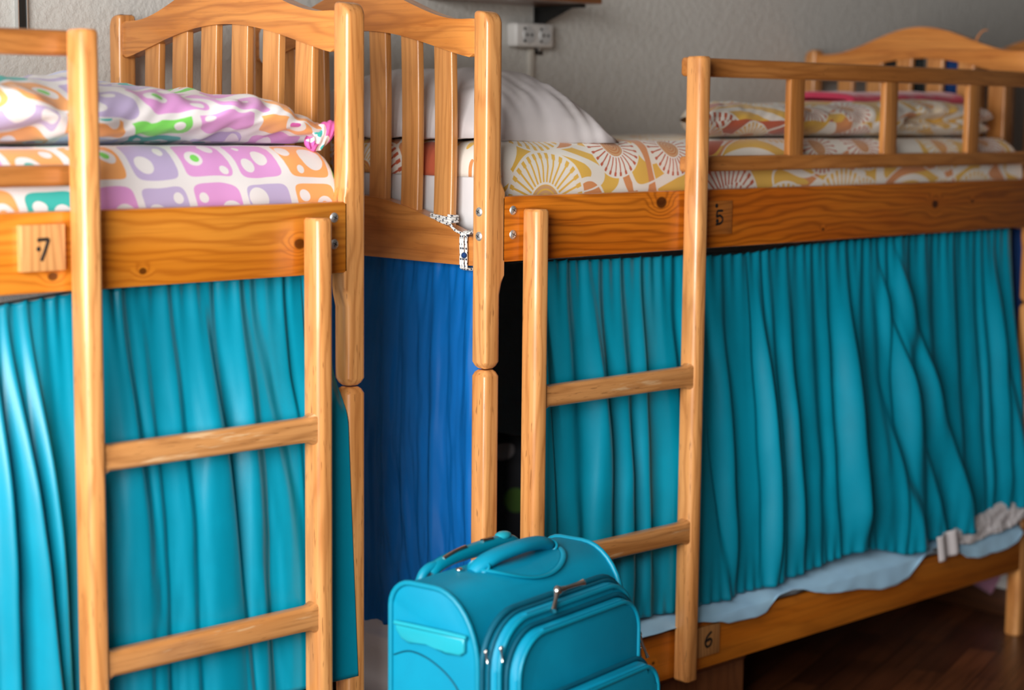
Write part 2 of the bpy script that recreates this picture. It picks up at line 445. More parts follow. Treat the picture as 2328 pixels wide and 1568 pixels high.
def post_section(x0, x1, y0, y1, r, z, n=4):
    out = []
    for (cx, cy, sx, sy, a0, rr) in ((x0, y0, 1, 1, PI, r[0]), (x1, y0, -1, 1, 1.5 * PI, r[1]), (x1, y1, -1, -1, 0, r[2]), (x0, y1, 1, -1, .5 * PI, r[3])):
        for k in range(n + 1):
            a = a0 + .5 * PI * k / n
            out.append((cx + sx * rr + rr * math.cos(a), cy + sy * rr + rr * math.sin(a), z))
    return out
def post_mesh(end, side, lower):
    """end -1: left end of the bed, +1: right end; side -1 front, +1 back"""
    x0, x1 = (0, B) if end < 0 else (LEN - B, LEN)
    y0, y1 = (0, B) if side < 0 else (WD - B, WD)
    rail = {(-1, -1): 1, (1, -1): 0, (-1, 1): 2, (1, 1): 3}[(end, side)]
    S_ = []
    def sec(z, inset=0, rr=.0095, full=False, ycut=0, fat=0):
        r = [rr] * 4; r[rail] = .0025 if full else rr * 1.35
        a0, a1 = x0 + inset, x1 - inset
        if end < 0: a1 += fat
        else: a0 -= fat
        b0, b1 = y0 + inset, y1 - inset
        if side < 0: b0 += ycut
        else: b1 -= ycut
        S_.append(post_section(a0, a1, b0, b1, r, z))
    if lower:
        sec(0, .002); sec(.004); sec(.17); sec(.19, full=True, fat=.002); sec(.325, full=True, fat=.002); sec(.345)
        sec(.966); sec(.975, .004); sec(.979, .010, .005)
    else:
        sec(.982, .010, .005); sec(.987, .004); sec(.996)
        sec(1.135); sec(1.16, fat=.006); sec(1.175, full=True, fat=.008); sec(1.345, full=True, fat=.008); sec(1.365, fat=.004); sec(1.40, fat=.002)
        top = 1.712; R = .03
        sec(top - R, fat=.001)
        for k in range(1, 8):
            th = .5 * PI * k / 8; c = R - R * math.cos(th)
            sec(top - R + R * math.sin(th), inset=.006 * max(0, (k - 4) / 4) ** 2, rr=.008, ycut=c * .9)
        sec(top + .0005, inset=.010, rr=.005, ycut=R * .92)
    me = loft(S_, 'post'); smooth_angle(me, 30); return me
def archf(y, zend, zpk, rng, pw):
    s = abs(y - MID)
    return zend + (zpk - zend) * ((.5 + .5 * math.cos(PI * s / rng)) ** pw if s < rng else 0)
def arch_outline(topf, botf, y0, y1, n=36):
    ys = [lerp(y0, y1, i / n) for i in range(n + 1)]
    return [(y, botf(y)) for y in ys] + [(y, topf(y)) for y in reversed(ys)]
MESH = {}
def shared(key, fn):
    if key not in MESH: MESH[key] = fn()
    return MESH[key]
def screw_at(parent, x, y, z, axis):
    def mk():
        bm = bmesh.new(); R = .0098; prof = [(0, .0034), (.35, .0032), (.7, .0025), (.92, .0012), (1, 0)]
        rings = []
        for f_, h in prof:
            rings.append([bm.verts.new((R * f_ * math.cos(2 * PI * k / 20), -h, R * f_ * math.sin(2 * PI * k / 20))) for k in range(20)] if f_ else [bm.verts.new((0, -h, 0))])
        for k in range(20): bm.faces.new((rings[0][0], rings[1][k], rings[1][(k + 1) % 20]))
        for a, b in zip(rings[1:], rings[2:]):
            for k in range(20): bm.faces.new((a[k], a[(k + 1) % 20], b[(k + 1) % 20], b[k]))
        bm.faces.new(rings[-1])
        me = from_bm(bm, 'screw'); smooth_angle(me, 50); me.materials.append(STEEL); return me
    o = link('screw', shared('screw', mk), None, parent, loc=(x, y, z)); o['label'] = 'zinc screw head'
    if axis == 'x': o.rotation_euler = (0, 0, -PI / 2)
    def slot():
        bm = bmesh.new(); bm_box(bm, -.0046, .0046, -.0036, -.002, -.0007, .0007); bm_box(bm, -.0007, .0007, -.0036, -.002, -.0046, .0046)
        me = from_bm(bm, 'slot'); me.materials.append(BLACK); return me
    q = link('screw_slot', shared('slot', slot), None, o); q.rotation_euler = (0, .5, 0)
    return o

def digit(parent, strokes, dots, w=.0028, y=-.0005):
    bm = bmesh.new()
    for st in strokes:
        path = smooth_path([(p[0], y, p[1]) for p in st], 5)
        me = tube_mesh(path, w, 'd', n=8, flat=(1, .35, 1)); bm.from_mesh(me); bpy.data.meshes.remove(me)
    for (x, z, r) in dots:
        mt = Matrix.Translation((x, y, z)) @ Matrix.Diagonal((1, .35, 1, 1))
        bmesh.ops.create_uvsphere(bm, u_segments=12, v_segments=8, radius=r, matrix=mt)
    me = from_bm(bm, 'numeral'); smooth_angle(me, 60)
    o = link('numeral', me, INK, parent); o['label'] = 'black burnt-in numeral'; return o

def make_bed(x0, label, rail_mat, low_mat, guard, near_screws):
    t = thing('bunk_bed', label, 'bunk bed', (x0, 0, 0))
    for end in (-1, 1):
        for side in (-1, 1):
            for lower in (False, True):
                link('post', shared(('post', end, side, lower), lambda: post_mesh(end, side, lower)), POST, t)
        xa, xb = (.006, .038) if end < 0 else (LEN - .038, LEN - .006)
        def head():
            pts = arch_outline(lambda y: archf(y, 1.697, 1.773, .33, .95), lambda y: archf(y, 1.619, 1.681, .36, .6), B - .004, WD - B + .004)
            o = prism('head_rail', pts, 'x', xa, xb, HEAD, None, .007, 3); me = o.data; bpy.data.objects.remove(o); return me
        link('head_rail', shared(('head', end), head), HEAD, t)
        def endr():
            pts = arch_outline(lambda y: archf(y, 1.25, 1.325, .38, .6), lambda y: 1.193, B - .004, WD - B + .004)
            o = prism('end_rail', pts, 'x', xa, xb, ENDR, None, .005, 3); me = o.data; bpy.data.objects.remove(o); return me
        link('end_rail', shared(('endr', end), endr), ENDR, t)
        box('end_rail', xa, xb, B - .004, WD - B + .004, .2, .318, ENDR, t, .004)
        for k, yc in enumerate((.1525, .2585, .3645, .4725, .5785, .6845)):
            def sl():
                zb = archf(yc, 1.25, 1.325, .38, .6) - .02
                zt = max(archf(yc - .028, 1.619, 1.681, .36, .6), archf(yc + .028, 1.619, 1.681, .36, .6)) + .012
                xc = (xa + xb) / 2
                # the slats are slightly bowed over their height
                def sec(f):
                    z = lerp(zb, zt, f); dx = .004 * math.sin(PI * f) * (1 if end < 0 else -1)
                    return post_section(xc - .009 + dx, xc + .009 + dx, yc - .028, yc + .028, [.004] * 4, z, 3)
                me = loft([sec(i / 8) for i in range(9)], 'slat'); smooth_angle(me, 30); return me
            link('slat', shared(('slat', end, k), sl), SLAT, t)
    box('side_rail', B, LEN - B, .0, .028, RB, RT, rail_mat, t, .0035)
    box('side_rail', B, LEN - B, WD - .028, WD, RB, RT, rail_mat, t, .0035)
    box('side_rail', B, LEN - B, .0, .028, .2, .315, low_mat, t, .0035)
    box('side_rail', B, LEN - B, WD - .028, WD, .2, .315, low_mat, t, .0035)
    box('bed_base', B + .002, LEN - B - .002, .029, WD - .029, 1.222, 1.242, SHELFW, t, .002)
    box('bed_base', B + .002, LEN - B - .002, .029, WD - .029, .222, .242, SHELFW, t, .002)
    if guard:
        g0, g1, slats = guard
        for (za, zb) in ((1.593, 1.636), (1.378, 1.414)):
            pts = rrect(.001, .027, za, zb, .009, 4)
            prism('guard_rail', pts, 'x', g0, g1, GUARD, t, .006, 3)
        for sx in slats:
            box('guard_slat', sx, sx + .056, .006, .024, 1.405, 1.60, GUARD_SLAT, t, .003)
    for z in (1.308, 1.258):
        for x in near_screws:
            screw_at(t, x, 0, z, 'y')
        screw_at(t, 0, .022, z - .002, 'x')
    return t
GUARD_SLAT = wood('lacquered_guard_slat', 'z', srgb(120, 64, 24), srgb(184, 118, 56), srgb(200, 136, 74), freq=50, rings=.3, flecks=.1)

X7 = .0448 - LEN
X5 = .3604
XN = 3.25
kn7 = [(k - X7, z, r) for k, z, r in ((-.115, 1.262, .010), (-.455, 1.229, .006), (-.63, 1.229, .0075), (-1.2, 1.28, .01))]
kn5 = [(k - X5, z, r) for k, z, r in ((.897, 1.312, .0135), (1.99, 1.279, .011), (2.17, 1.282, .005), (1.5, 1.23, .004))]
P7 = pine('pine_side_rail_with_small_knots', kn7, (srgb(176, 88, 14), srgb(222, 132, 32), srgb(234, 150, 52)))
P5 = pine('pine_side_rail_with_dark_knots', kn5, (srgb(110, 46, 4), srgb(196, 100, 16), srgb(212, 120, 28)))
LOWP = wood('lacquered_lower_rail', 'x', srgb(130, 64, 8), srgb(204, 112, 22), srgb(214, 126, 34), freq=22, rings=.25, flecks=0,
            knots=[(1.79 - X5, .272, .006), (.9 - X5, .25, .004)])
bed7 = make_bed(X7, 'honey pine bunk bed at left numbered 7, polka print bedding on top', P7, LOWP,
                (.05, -.586 - X7, [.4, .79, 1.18]), [-.033 - X7])
bed5 = make_bed(X5, 'orange pine bunk bed numbered 5 and 6 with sunburst bedding, right of the gap', P5, LOWP,
                (.983 - X5, LEN - .001, [1.364 - X5, 1.757 - X5, 2.145 - X5]), [.436 - X5, 2.475 - X5])
bedN = make_bed(XN, 'dark bunk bed at far right edge, just its arched headboard showing', P5, LOWP, None, [])

# number plates (fixed to the rails)
def plate(bed, bx, x0, x1, z0, z1, th, mat=None):
    return box('number_plate', x0 - bx, x1 - bx, -th, .001, z0, z1, mat or PLATE, bed, .0012)
p7 = plate(bed7, X7, -.694, -.613, 1.240, 1.317, .014); p7['label'] = 'wooden plate with number 7'
fx = lambda px: -.700 - X7 + (px - 30) * .00083
fz = lambda py: 1.318 - (py - 508) * .00077
digit(p7, [[(fx(72), fz(542)), (fx(84), fz(541)), (fx(97), fz(541))], [(fx(97), fz(541)), (fx(89), fz(564)), (fx(80), fz(587))]], [(fx(74), fz(561), .004)], .003, -.0145)
p5 = plate(bed5, X5, 1.045, 1.143, 1.233, 1.311, .003, PLATE5); p5['label'] = 'thin wooden plate with number 5'
fx = lambda px: 1.063 - X5 + (px - 1613) * .0016
fz = lambda py: 1.313 - (py - 455) * .00101
digit(p5, [[(fx(1641), fz(480)), (fx(1629), fz(480))], [(fx(1629), fz(480)), (fx(1627), fz(494))], [(fx(1627), fz(494)), (fx(1635), fz(491)), (fx(1641), fz(498)), (fx(1638), fz(508)), (fx(1626), fz(511))]],
      [(fx(1627), fz(468), .005), (fx(1629), fz(503), .005)], .0028, -.0032)
p6 = plate(bed5, X5, 1.046, 1.129, .232, .305, .008); p6['label'] = 'wooden plate with number 6'
fx = lambda px: 1.051 - X5 + (px - 1583) * .00163
fz = lambda py: .307 - (py - 1421) * .00107
digit(p6, [[(fx(1612), fz(1438)), (fx(1603), fz(1446)), (fx(1598), fz(1459)), (fx(1602), fz(1470)), (fx(1610), fz(1467)), (fx(1612), fz(1457)), (fx(1606), fz(1453)), (fx(1599), fz(1459))]],
      [(fx(1605), fz(1455), .004)], .003, -.0085)
# splinter on the far headboard
tube('splinter', smooth_path([(LEN - .02, .238, 1.722), (LEN - .02, .228, 1.742), (LEN - .018, .215, 1.757), (LEN - .015, .20, 1.760)], 5), lambda f: .004 * (1 - .7 * f), HEAD, bed5)
# lamp-like white clip socket on the outer face of the near headboard
ps = thing('plug_socket', 'small white plug socket fixed on headboard behind the left bed slats', 'socket', (X5, .735, 1.655))
prism('socket_body', rrect(-.02, .02, -.04, .04, .012), 'x', -.012, .006, WHITEP, ps, .004)
for zz in (-.015, .016):
    box('socket_hole', -.0135, -.0115, -.006, .006, zz - .006, zz + .006, CREAM, ps, .001)

# ------------------------------------------------------------------ ladders
def ladder(label, tall, short):
    t = thing('bed_ladder', label, 'ladder', (0, 0, 0))
    Y0, Y1 = -.052, -.008
    legs = {}
    for x, ztop in ((tall, 1.637), (short, 1.311)):
        S_ = []
        def sec(z, inset=0, r=.009):
            wl = 0
            S_.append(post_section(x + inset, x + .037 - inset, Y0 + inset, Y1 - inset * .2, [r * 1.7, r * 1.0, .004, .004], z))
        sec(.2, .003, .006); sec(.204)
        for z in (.5, .8, 1.1): sec(z)
        sec(ztop - .006); sec(ztop - .002, .0015); sec(ztop, .004, .006)
        me = loft(S_, 'leg'); smooth_angle(me, 30); legs[x] = link('leg', me, POST, t)
    xa, xb = (tall + .03, short + .007) if tall < short else (short + .03, tall + .007)
    for zc in (.917, .556):
        N = 24; secs = []
        for i in range(N + 1):
            f = i / N; x = lerp(xa, xb, f)
            e = min(f, 1 - f) * (xb - xa)                    # flare at the joints
            fl = .010 * max(0, 1 - e / .022) ** 2
            secs.append([(x, p[0], p[1]) for p in rrect(-.046, -.014, zc - .0235 - fl, zc + .0235 + fl, .011, 4)])
        me = loft(secs, 'rung'); smooth_angle(me, 35); link('rung', me, RUNG, t)
    return t
ladder('pale wooden ladder hooked on left bed below the number 7 rail', -.601, -.113)
ladder('brown wooden ladder hooked on right bed between suitcase and the number 5 plate', .963, .456)

# ------------------------------------------------------------------ bedding
def fold1(s, a, b, r, n_flat=True):
    """map an arc-length coordinate to (position, drop) over a rounded edge at a and b"""
    q = r * PI / 2
    if s < a + r:
        e = (a + r) - s
        if e < q: th = e / r; return a + r - r * math.sin(th), r - r * math.cos(th)
        return a, r + (e - q)
    if s > b - r:
        e = s - (b - r)
        if e < q: th = e / r; return b - r + r * math.sin(th), r - r * math.cos(th)
        return b, r + (e - q)
    return s, 0.0
def cover(name, label, cat, x0, x1, y0, y1, z, r, dl, dr, df, db, mat, nu=150, nv=70, wr=.004, seed=0, th=.004, bulge=0):
    q = r * PI / 2 - r
    U0, U1 = x0 - dl - q, x1 + dr + q; V0, V1 = y0 - df - q, y1 + db + q
    def fn(u, v):
        su, sv = lerp(U0, U1, u), lerp(V0, V1, v)
        x, a = fold1(su, x0, x1, r); y, b = fold1(sv, y0, y1, r)
        drop = max(a, b) if min(a, b) > 0 else a + b
        if a > 0 and b > 0:                                  # soften the corner
            drop = (a ** 2 + b ** 2) ** .5
            drop = min(drop, max(dl, dr, df, db) + r)
        k = wr * (nz(su * 3 + seed, sv * 9, seed) + .5 * nz(su * 11, sv * 15 + seed, 3))
        sag = .004 * nz(su * 1.7, sv * 1.7, seed + 5)
        if b > 0: y += (-1 if sv < 0.5 * (y0 + y1) else 1) * (k + bulge * math.sin(PI * min(1, b / (df + r))))
        if a > 0: x += (-1 if su < .5 * (x0 + x1) else 1) * (k + bulge * math.sin(PI * min(1, a / (df + r))))
        return (x, y, z - drop + k * (1 if drop < r else .2) + sag)
    me = grid_mesh(name, nu, nv, fn, lambda u, v: (lerp(U0, U1, u), lerp(V0, V1, v)))
    o = link(name, me, mat); tag(o, label, cat); solid(o, th, -1); return o
def mattress(label, x0, x1, z0, z1, mat, y0=.05, y1=WD - .05, r=.035, group=None):
    t = box('mattress', x0, x1, y0, y1, z0, z1, mat, None, r, 5)
    return tag(t, label, 'mattress', group)
mattress('white mattress under sunburst sheet, seen between the slats of the middle headboard', .418, 2.48, 1.243, 1.432, TICK, r=.055)
cover('bed_sheet', 'white sheet with orange sunburst print over the right top bunk', 'bed sheet', .413, 2.487, .040, WD - .040, 1.449, .062,
      .012, .03, .13, .10, SUN, nu=230, nv=90, wr=.005, seed=3)
mattress('mattress of the left top bunk under polka print sheet', X7 + .06, -.03, 1.243, 1.42, TICK)
cover('bed_sheet', 'pastel polka square print sheet over the left top bunk', 'bed sheet', X7 + .052, -.004, .042, WD - .042, 1.440, .045,
      .12, .13, .14, .12, DOTS, nu=220, nv=80, wr=.006, seed=11, bulge=.006)
mattress('white mattress of the lower right bunk behind teal curtain', .418, 2.48, .243, .36, TICK, y0=.06)

def lump(name, label, cat, x0, x1, y0, y1, zb, hfun, mat, nx=140, na=60, wr=.008, seed=0, px=2.6, pz=2.2, endr=.06, crease=None, freq=(7, 18), uvs=1.0, slant=0):
    """a soft bundle: superelliptic cross-sections that close at both ends"""
    def fn(u, v):
        x = lerp(x0, x1, u); a = 2 * PI * v
        e = min(x - x0, x1 - x); cl = 1 if e > endr else math.sqrt(max(0, 1 - (1 - e / endr) ** 2))
        c, s = math.cos(a), math.sin(a)
        ry = (y1 - y0) / 2 * lerp(.86, 1, cl); h = hfun(x, 0)
        yy = -abs(c) ** (2 / px) * (1 if c > 0 else -1); zz = abs(s) ** (2 / pz) * (1 if s > 0 else -1)
        y = (y0 + y1) / 2 + yy * ry
        z = zb + h * (.5 + .5 * zz * lerp(.15, 1, cl)) 
        if crease:
            cz, cx0, depth = crease
            if c > 0 and x > cx0:
                y += depth * math.exp(-((z - zb) / h - cz) ** 2 / .012) * sst(cx0, cx0 + .08, x)
        k = wr * (nz(x * freq[0] + seed, y * freq[0], z * 9) + .6 * nz(x * freq[1], y * freq[1] * .5 + seed, z * freq[1] + x * 6))
        k2 = wr * .5 * nz(x * 26 - z * 34, y * 10, seed)
        bottom = zz < -.7
        if slant: x += slant * (y - y0) * (1 - sst(x0, x0 + .6, x))
        return (x + (k * .5 if cl < 1 else 0), y - (k + k2) * c, max(zb, z + (0 if bottom else k * 1.1 + k2)))
    cum = [0.0]
    for j in range(na): cum.append(cum[-1] + (Vector(fn(.5, (j + 1) / na)) - Vector(fn(.5, j / na))).length)
    me = grid_mesh(name, nx, na, fn, lambda u, v: (lerp(x0, x1, u) * uvs, cum[round(v * na)] * uvs))
    bm = bmesh.new(); bm.from_mesh(me); bmesh.ops.remove_doubles(bm, verts=bm.verts, dist=.0002); bm.to_mesh(me); bm.free()
    for p in me.polygons: p.use_smooth = True
    o = link(name, me, mat); return tag(o, label, cat)
# polka print duvet bundled on the left bed
d7 = lump('duvet', 'rumpled polka print duvet folded on the left top bunk', 'duvet', X7 + .25, .0, .05, .70, 1.437,
     lambda x, y: interp([(-2, .13), (-.75, .14), (-.5, .125), (-.3, .112), (-.17, .098), (-.06, .066), (0, .045)], x), DOTS, nx=280, na=100, wr=.019, seed=4, endr=.05, pz=2.5, freq=(6, 15), uvs=.85)
def corner_fn(u, v):
    a = 2 * PI * v; f = u
    w = lerp(.022, .034, math.sin(PI * f) ** .8) * (1 if f < .9 else lerp(1, .7, (f - .9) / .1))
    x = lerp(-.045, .012, f); zc = lerp(1.452, 1.468, f)
    k = .005 * nz(u * 9, v * 7, 2)
    return (x + .012 * math.sin(a) * f, .06 + (.016 + k) * math.cos(a) * (1 - .3 * f), zc + (w + k) * math.sin(a) * .8)
link('duvet_corner', grid_mesh('duvet_corner', 20, 24, corner_fn, lambda u, v: (u * .06 + .31, v * .12 + .2)), PINKDOT, d7)
# sunburst duvet folded at the far end of the right bed
lump('duvet', 'sunburst print duvet folded in half at far end of right top bunk', 'duvet', 1.10, 2.42, .072, .50, 1.452,
     lambda x, y: interp([(1.1, .082), (1.3, .088), (1.7, .084), (1.95, .098), (2.2, .106), (2.42, .085)], x), SUN, nx=240, na=90, wr=.006, seed=9, endr=.06, pz=2.6, px=3.5, crease=(.46, 1.93, .045), slant=1.0)
lump('towel', 'pink terry towel lying folded on the sunburst duvet', 'towel', 1.88, 2.44, .20, .42, 1.532,
     lambda x, y: interp([(1.7, .036), (2.0, .042), (2.4, .046)], x), PINK, nx=90, na=40, wr=.004, seed=2, endr=.02, pz=2.4, px=3)

# white pillow against the middle headboard
def pillow(name, label, c, hx, hy, T, tilt, mat, seed=0, rz=0):
    def side(sgn):
        def fn(u, v):
            a, b = 2 * u - 1, 2 * v - 1
            pin = 1 - .07 * (1 - abs(a) ** 2) * abs(b) ** 3; pin2 = 1 - .07 * (1 - abs(b) ** 2) * abs(a) ** 3
            x, y = a * hx * pin2, b * hy * pin
            h = T * ((1 - abs(a) ** 2.6) ** .55 if a < 0 else (1 - a ** 2.1) ** .75) * (max(0, 1 - abs(b) ** 3.2) ** .5)
            ed = max(abs(a), abs(b))
            w = .007 * nz(a * 2 + seed, b * 3, sgn) + .011 * sst(.35, 1, ed) * nz(a * 6 + b * 4, b * 6 + seed, 5) + .005 * nz(a * 5 - b * 9, b * 4, 9)
            h = h + (w if ed < .999 else 0)
            z = (h if sgn > 0 else -.38 * h) - .045 * max(abs(a), abs(b)) ** 5
            return Vector((x, y, z))
        return fn
    bm = bmesh.new()
    for sg in (1, -1):
        me = grid_mesh(name, 60, 60, side(sg)); bm.from_mesh(me); bpy.data.meshes.remove(me)
    bmesh.ops.remove_doubles(bm, verts=bm.verts, dist=.0004)
    me = from_bm(bm, name)
    for p in me.polygons: p.use_smooth = True
    o = link(name, me, mat); o.location = c; o.rotation_euler = (0, tilt, rz)
    return tag(o, label, 'pillow')
pillow('pillow', 'plump white pillow on the right top bunk, against middle headboard', (.622, .40, 1.494), .207, .345, .112, .03, WHITECL, 1, -.03)
pillow('pillow', 'dark flower print pillow inside the lower right bunk, behind the gap', (.66, .45, .60), .2, .28, .1, -1.15, FLOWER, 3)

# sheets of the lower right bunk
SB = [(.46, .325), (1.02, .325), (1.06, .322), (1.154, .300), (1.25, .296), (1.30, .300), (1.345, .334), (1.40, .340), (1.45, .331), (1.53, .305), (1.60, .297), (1.70, .288), (1.78, .272),
      (1.86, .272), (1.912, .283), (1.97, .325), (2.013, .346), (2.099, .344), (2.14, .318), (2.19, .292), (2.25, .281), (2.328, .280), (2.40, .283), (2.46, .293), (2.49, .320)]
def low_sheet(u, v):
    x = lerp(.46, 2.488, u); zb = interp(SB, x)
    # path: from inside over the mattress edge and down over the rail
    path = [(.5, .372), (.12, .374), (.045, .366), (.012, .348), (-.007, .326), (-.011, min(zb, .318))]
    s = v * 5; i = min(4, int(s)); f = s - i
    y, z = lerp(path[i][0], path[i + 1][0], f), lerp(path[i][1], path[i + 1][1], f)
    if v > .5:
        k = sst(.5, 1, v); y += -.004 * k + .005 * k * nz(x * 14, v * 3, 1) ; z += .004 * k * nz(x * 20, v * 6, 3)
        if v > .8: z = max(z, zb)
    return (x, min(y, .5) if v < .8 else min(y, -.006), z)
o = link('bed_sheet', grid_mesh('bed_sheet', 260, 40, low_sheet, lambda u, v: (u * 2, v * .6)), SKY)
tag(o, 'pale blue sheet hanging in scallops over the lower right bed rail', 'bed sheet'); solid(o, .002)
def end_sheet(u, v):
    y = lerp(.06, .78, u); path = [(.60, .372), (.45, .374), (.40, .366), (.362, .345), (.352, .322), (.349, .205 - .012 * math.sin(y * 9))]
    s = v * 5; i = min(4, int(s)); f = s - i
    x, z = lerp(path[i][0], path[i + 1][0], f), lerp(path[i][1], path[i + 1][1], f)
    return (x - .004 * sst(.5, 1, v) + .005 * v * nz(y * 13, v * 4, 7), y, z + .004 * nz(y * 9, v * 5, 1))
o = link('bed_sheet', grid_mesh('bed_sheet', 70, 30, end_sheet, lambda u, v: (u, v)), WHITECL)
tag(o, 'white sheet end hanging under the blue curtain, behind the suitcase', 'bed sheet'); solid(o, .002)
# rumpled white shirt at the far end
def shirt(u, v):
    x = lerp(2.06, 2.50, u); zt = interp([(2.06, .36), (2.2, .385), (2.4, .42), (2.5, .42)], x); zb = interp([(2.06, .335), (2.13, .338), (2.2, .33), (2.42, .345), (2.5, .365)], x)
    y = lerp(.004, -.016, v ** .6) - .010 * nz(x * 16, v * 4, 2) * v - .006 * abs(nz(x * 40, v * 2, 5))
    return (x, min(y, .01), lerp(zt, zb, v) + .006 * nz(x * 18, v * 5, 9))
sh = link('shirt', grid_mesh('shirt', 90, 24, shirt, lambda u, v: (u, v)), WHITECL); solid(sh, .003)
tag(sh, 'crumpled white shirt sticking out under right end of teal curtain', 'clothing')
def cuff(u, v):
    return (lerp(2.03, 2.125, u) + .01 * v, -.02 - .006 * math.sin(u * PI * 3) - .004 * v, lerp(.375, .305, v) + .012 * u)
cf = link('shirt_cuff', grid_mesh('shirt_cuff', 30, 10, cuff, lambda u, v: (u, v)), WHITECL, sh); solid(cf, .004)

# ------------------------------------------------------------------ curtains
def curtain(name, label, u2x_top, u2x_bot, ztop, zbot, ybase, mat, nf, amp, seed, along='x', nu=520, nv=90, gather=.004, ngat=90, hem=0.0, extra=None, sgn=-1):
    rnd = random.Random(seed)
    cuts = [0.0]
    for i in range(nf): cuts.append(cuts[-1] + rnd.uniform(.55, 1.5))
    cuts = [c / cuts[-1] for c in cuts]
    at = [rnd.uniform(.35, 1.0) for _ in range(nf)]; ab = [rnd.choice([.25, .4, .9, 1.1, 1.4]) * rnd.uniform(.8, 1.15) for _ in range(nf)]
    sk = [rnd.uniform(.5, .86) for _ in range(nf)]; ff = [rnd.uniform(.25, .7) for _ in range(nf)]
    dr = rnd.uniform(0, 9)
    def F(u, t):
        w = u + .012 * t * nz(u * 5 + dr, t * 1.5, seed) + .004 * nz(u * 20, t * 5, dr)
        w = min(.99999, max(0, w))
        lo, hi = 0, nf - 1
        while lo < hi:
            md = (lo + hi + 1) // 2
            if cuts[md] <= w: lo = md
            else: hi = md - 1
        i = lo; s = (w - cuts[i]) / (cuts[i + 1] - cuts[i])
        pk = sk[i]; e = s / pk if s < pk else (1 - s) / (1 - pk)
        sh = .5 - .5 * math.cos(PI * e)
        a = lerp(at[i] * .65, ab[i], sst(0, ff[i] + .2, t))
        return a * sh * (cuts[i + 1] - cuts[i]) * nf * .9
    def fn(u, v):
        t = v
        xx = lerp(u2x_top(u), u2x_bot(u), t ** 1.1); zt, zb = ztop(u), zbot(u)
        z = lerp(zt, zb, t)
        g = gather * math.exp(-t / .10) * math.sin(u * ngat * PI + 3 * nz(u * 12, 0, seed)) * (.6 + .6 * nz(u * 30, 1, seed))
        hm = hem * math.exp(-(1 - t) / .05) * math.sin(u * ngat * 1.1 * PI + 4 * nz(u * 15, 3, seed))
        A = amp * lerp(.45, 1, sst(0, .35, t))
        A *= lerp(1, .55, sst(.85, 1, t)) if hem else 1
        d = F(u, t) * A + .35 * amp * nz(u * 2.5 + seed, t * 1.3, 2) + g + hm + .0022 * nz(u * 60, t * 9, seed) * t
        if extra: d += extra(u, t)
        y = ybase(t) + sgn * d
        z += -.004 * math.exp(-t / .02) * abs(math.sin(u * ngat * PI * .5 + seed))
        return (xx, y, z) if along == 'x' else (y, xx, z)
    me = grid_mesh(name, nu, nv, fn, lambda u, v: (u * 2, v))
    o = link(name, me, mat); tag(o, label, 'curtain'); solid(o, .0015); return o
# right bed
def ridge_at(x, t, xt, xb, w0, w1, a, t0=.05, sharp=.35, t1=.5):
    xc = lerp(xt, xb, t); w = lerp(w0, w1, t); s = (x - xc) / w
    if s < -1 or s > sharp: return 0
    e = (s + 1) if s < 0 else 1 - s / sharp
    return a * (.5 - .5 * math.cos(PI * e)) * sst(0, t1, t + t0)
def ex5(u, t):
    x = lerp(.525, 2.48, u)
    d = ridge_at(x, t, 1.88, 2.20, .04, .10, .030) + ridge_at(x, t, 1.80, 2.06, .04, .10, .020)
    d += ridge_at(x, t, 1.66, 1.93, .05, .17, .034, t0=-.35) + ridge_at(x, t, 1.30, 1.34, .05, .10, .016)
    d += ridge_at(x, t, .72, .74, .05, .12, .016) + ridge_at(x, t, 1.02, 1.14, .04, .09, .014) + ridge_at(x, t, 2.36, 2.45, .06, .12, .022)
    return d
C5T = [(.515, 1.193), (.6, 1.196), (.95, 1.190), (1.1, 1.182), (1.25, 1.181), (1.5, 1.193), (1.99, 1.199), (2.2, 1.199), (2.44, 1.199)]
C5B = [(.535, .60), (.56, .38), (.86, .362), (1.05, .352), (1.315, .357), (1.53, .371), (1.70, .388), (1.80, .372), (1.90, .345), (1.98, .352), (2.047, .362), (2.20, .357), (2.26, .352), (2.30, .372), (2.49, .394)]
C5B = [(.53, .36)] + C5B[2:]
c5 = curtain('curtain', 'long gathered teal curtain below the right bed rail, behind the brown ladder',
        lambda u: lerp(.520, 2.448, u), lambda u: lerp(.535, 2.515, u), lambda u: interp(C5T, lerp(.52, 2.448, u)), lambda u: interp(C5B, lerp(.535, 2.515, u)),
        lambda t: lerp(.048, .014, sst(0, .9, t)), TEAL, 25, .028, 21, ngat=110, hem=.003, nu=700, extra=ex5)
tube('curtain_cord', [(X5 + B - .002, .042, 1.197), (1.2, .046, 1.183), (1.6, .044, 1.195), (2.507, .042, 1.199)], .002, BLACK, c5, n=6)
# left bed
def ex7(u, t):
    x = lerp(-.92, -.005, u)
    def ridge(xt, xb, w0, w1, a, t0=0.05, sharp=.4):
        xc = lerp(xt, xb, t); w = lerp(w0, w1, t); s = (x - xc) / w
        if s < -1 or s > sharp: return 0
        e = (s + 1) if s < 0 else 1 - s / sharp
        return a * (.5 - .5 * math.cos(PI * e)) * sst(0, .5, t + t0)
    d = ridge(-.695, -.645, .020, .055, .036) + ridge(-.655, -.612, .018, .026, .022, sharp=.4) + ridge(-.722, -.715, .018, .030, .026)
    d += ridge(-.475, -.44, .05, .08, .010) + ridge(-.30, -.255, .10, .14, .016, sharp=.15) + ridge(-.20, -.115, .07, .10, .014)
    return d
C7T = [(-2.0, 1.15), (-1.3, 1.165), (-.9, 1.176), (-.711, 1.184), (-.60, 1.192), (-.55, 1.199), (-.07, 1.206), (.0, 1.206)]
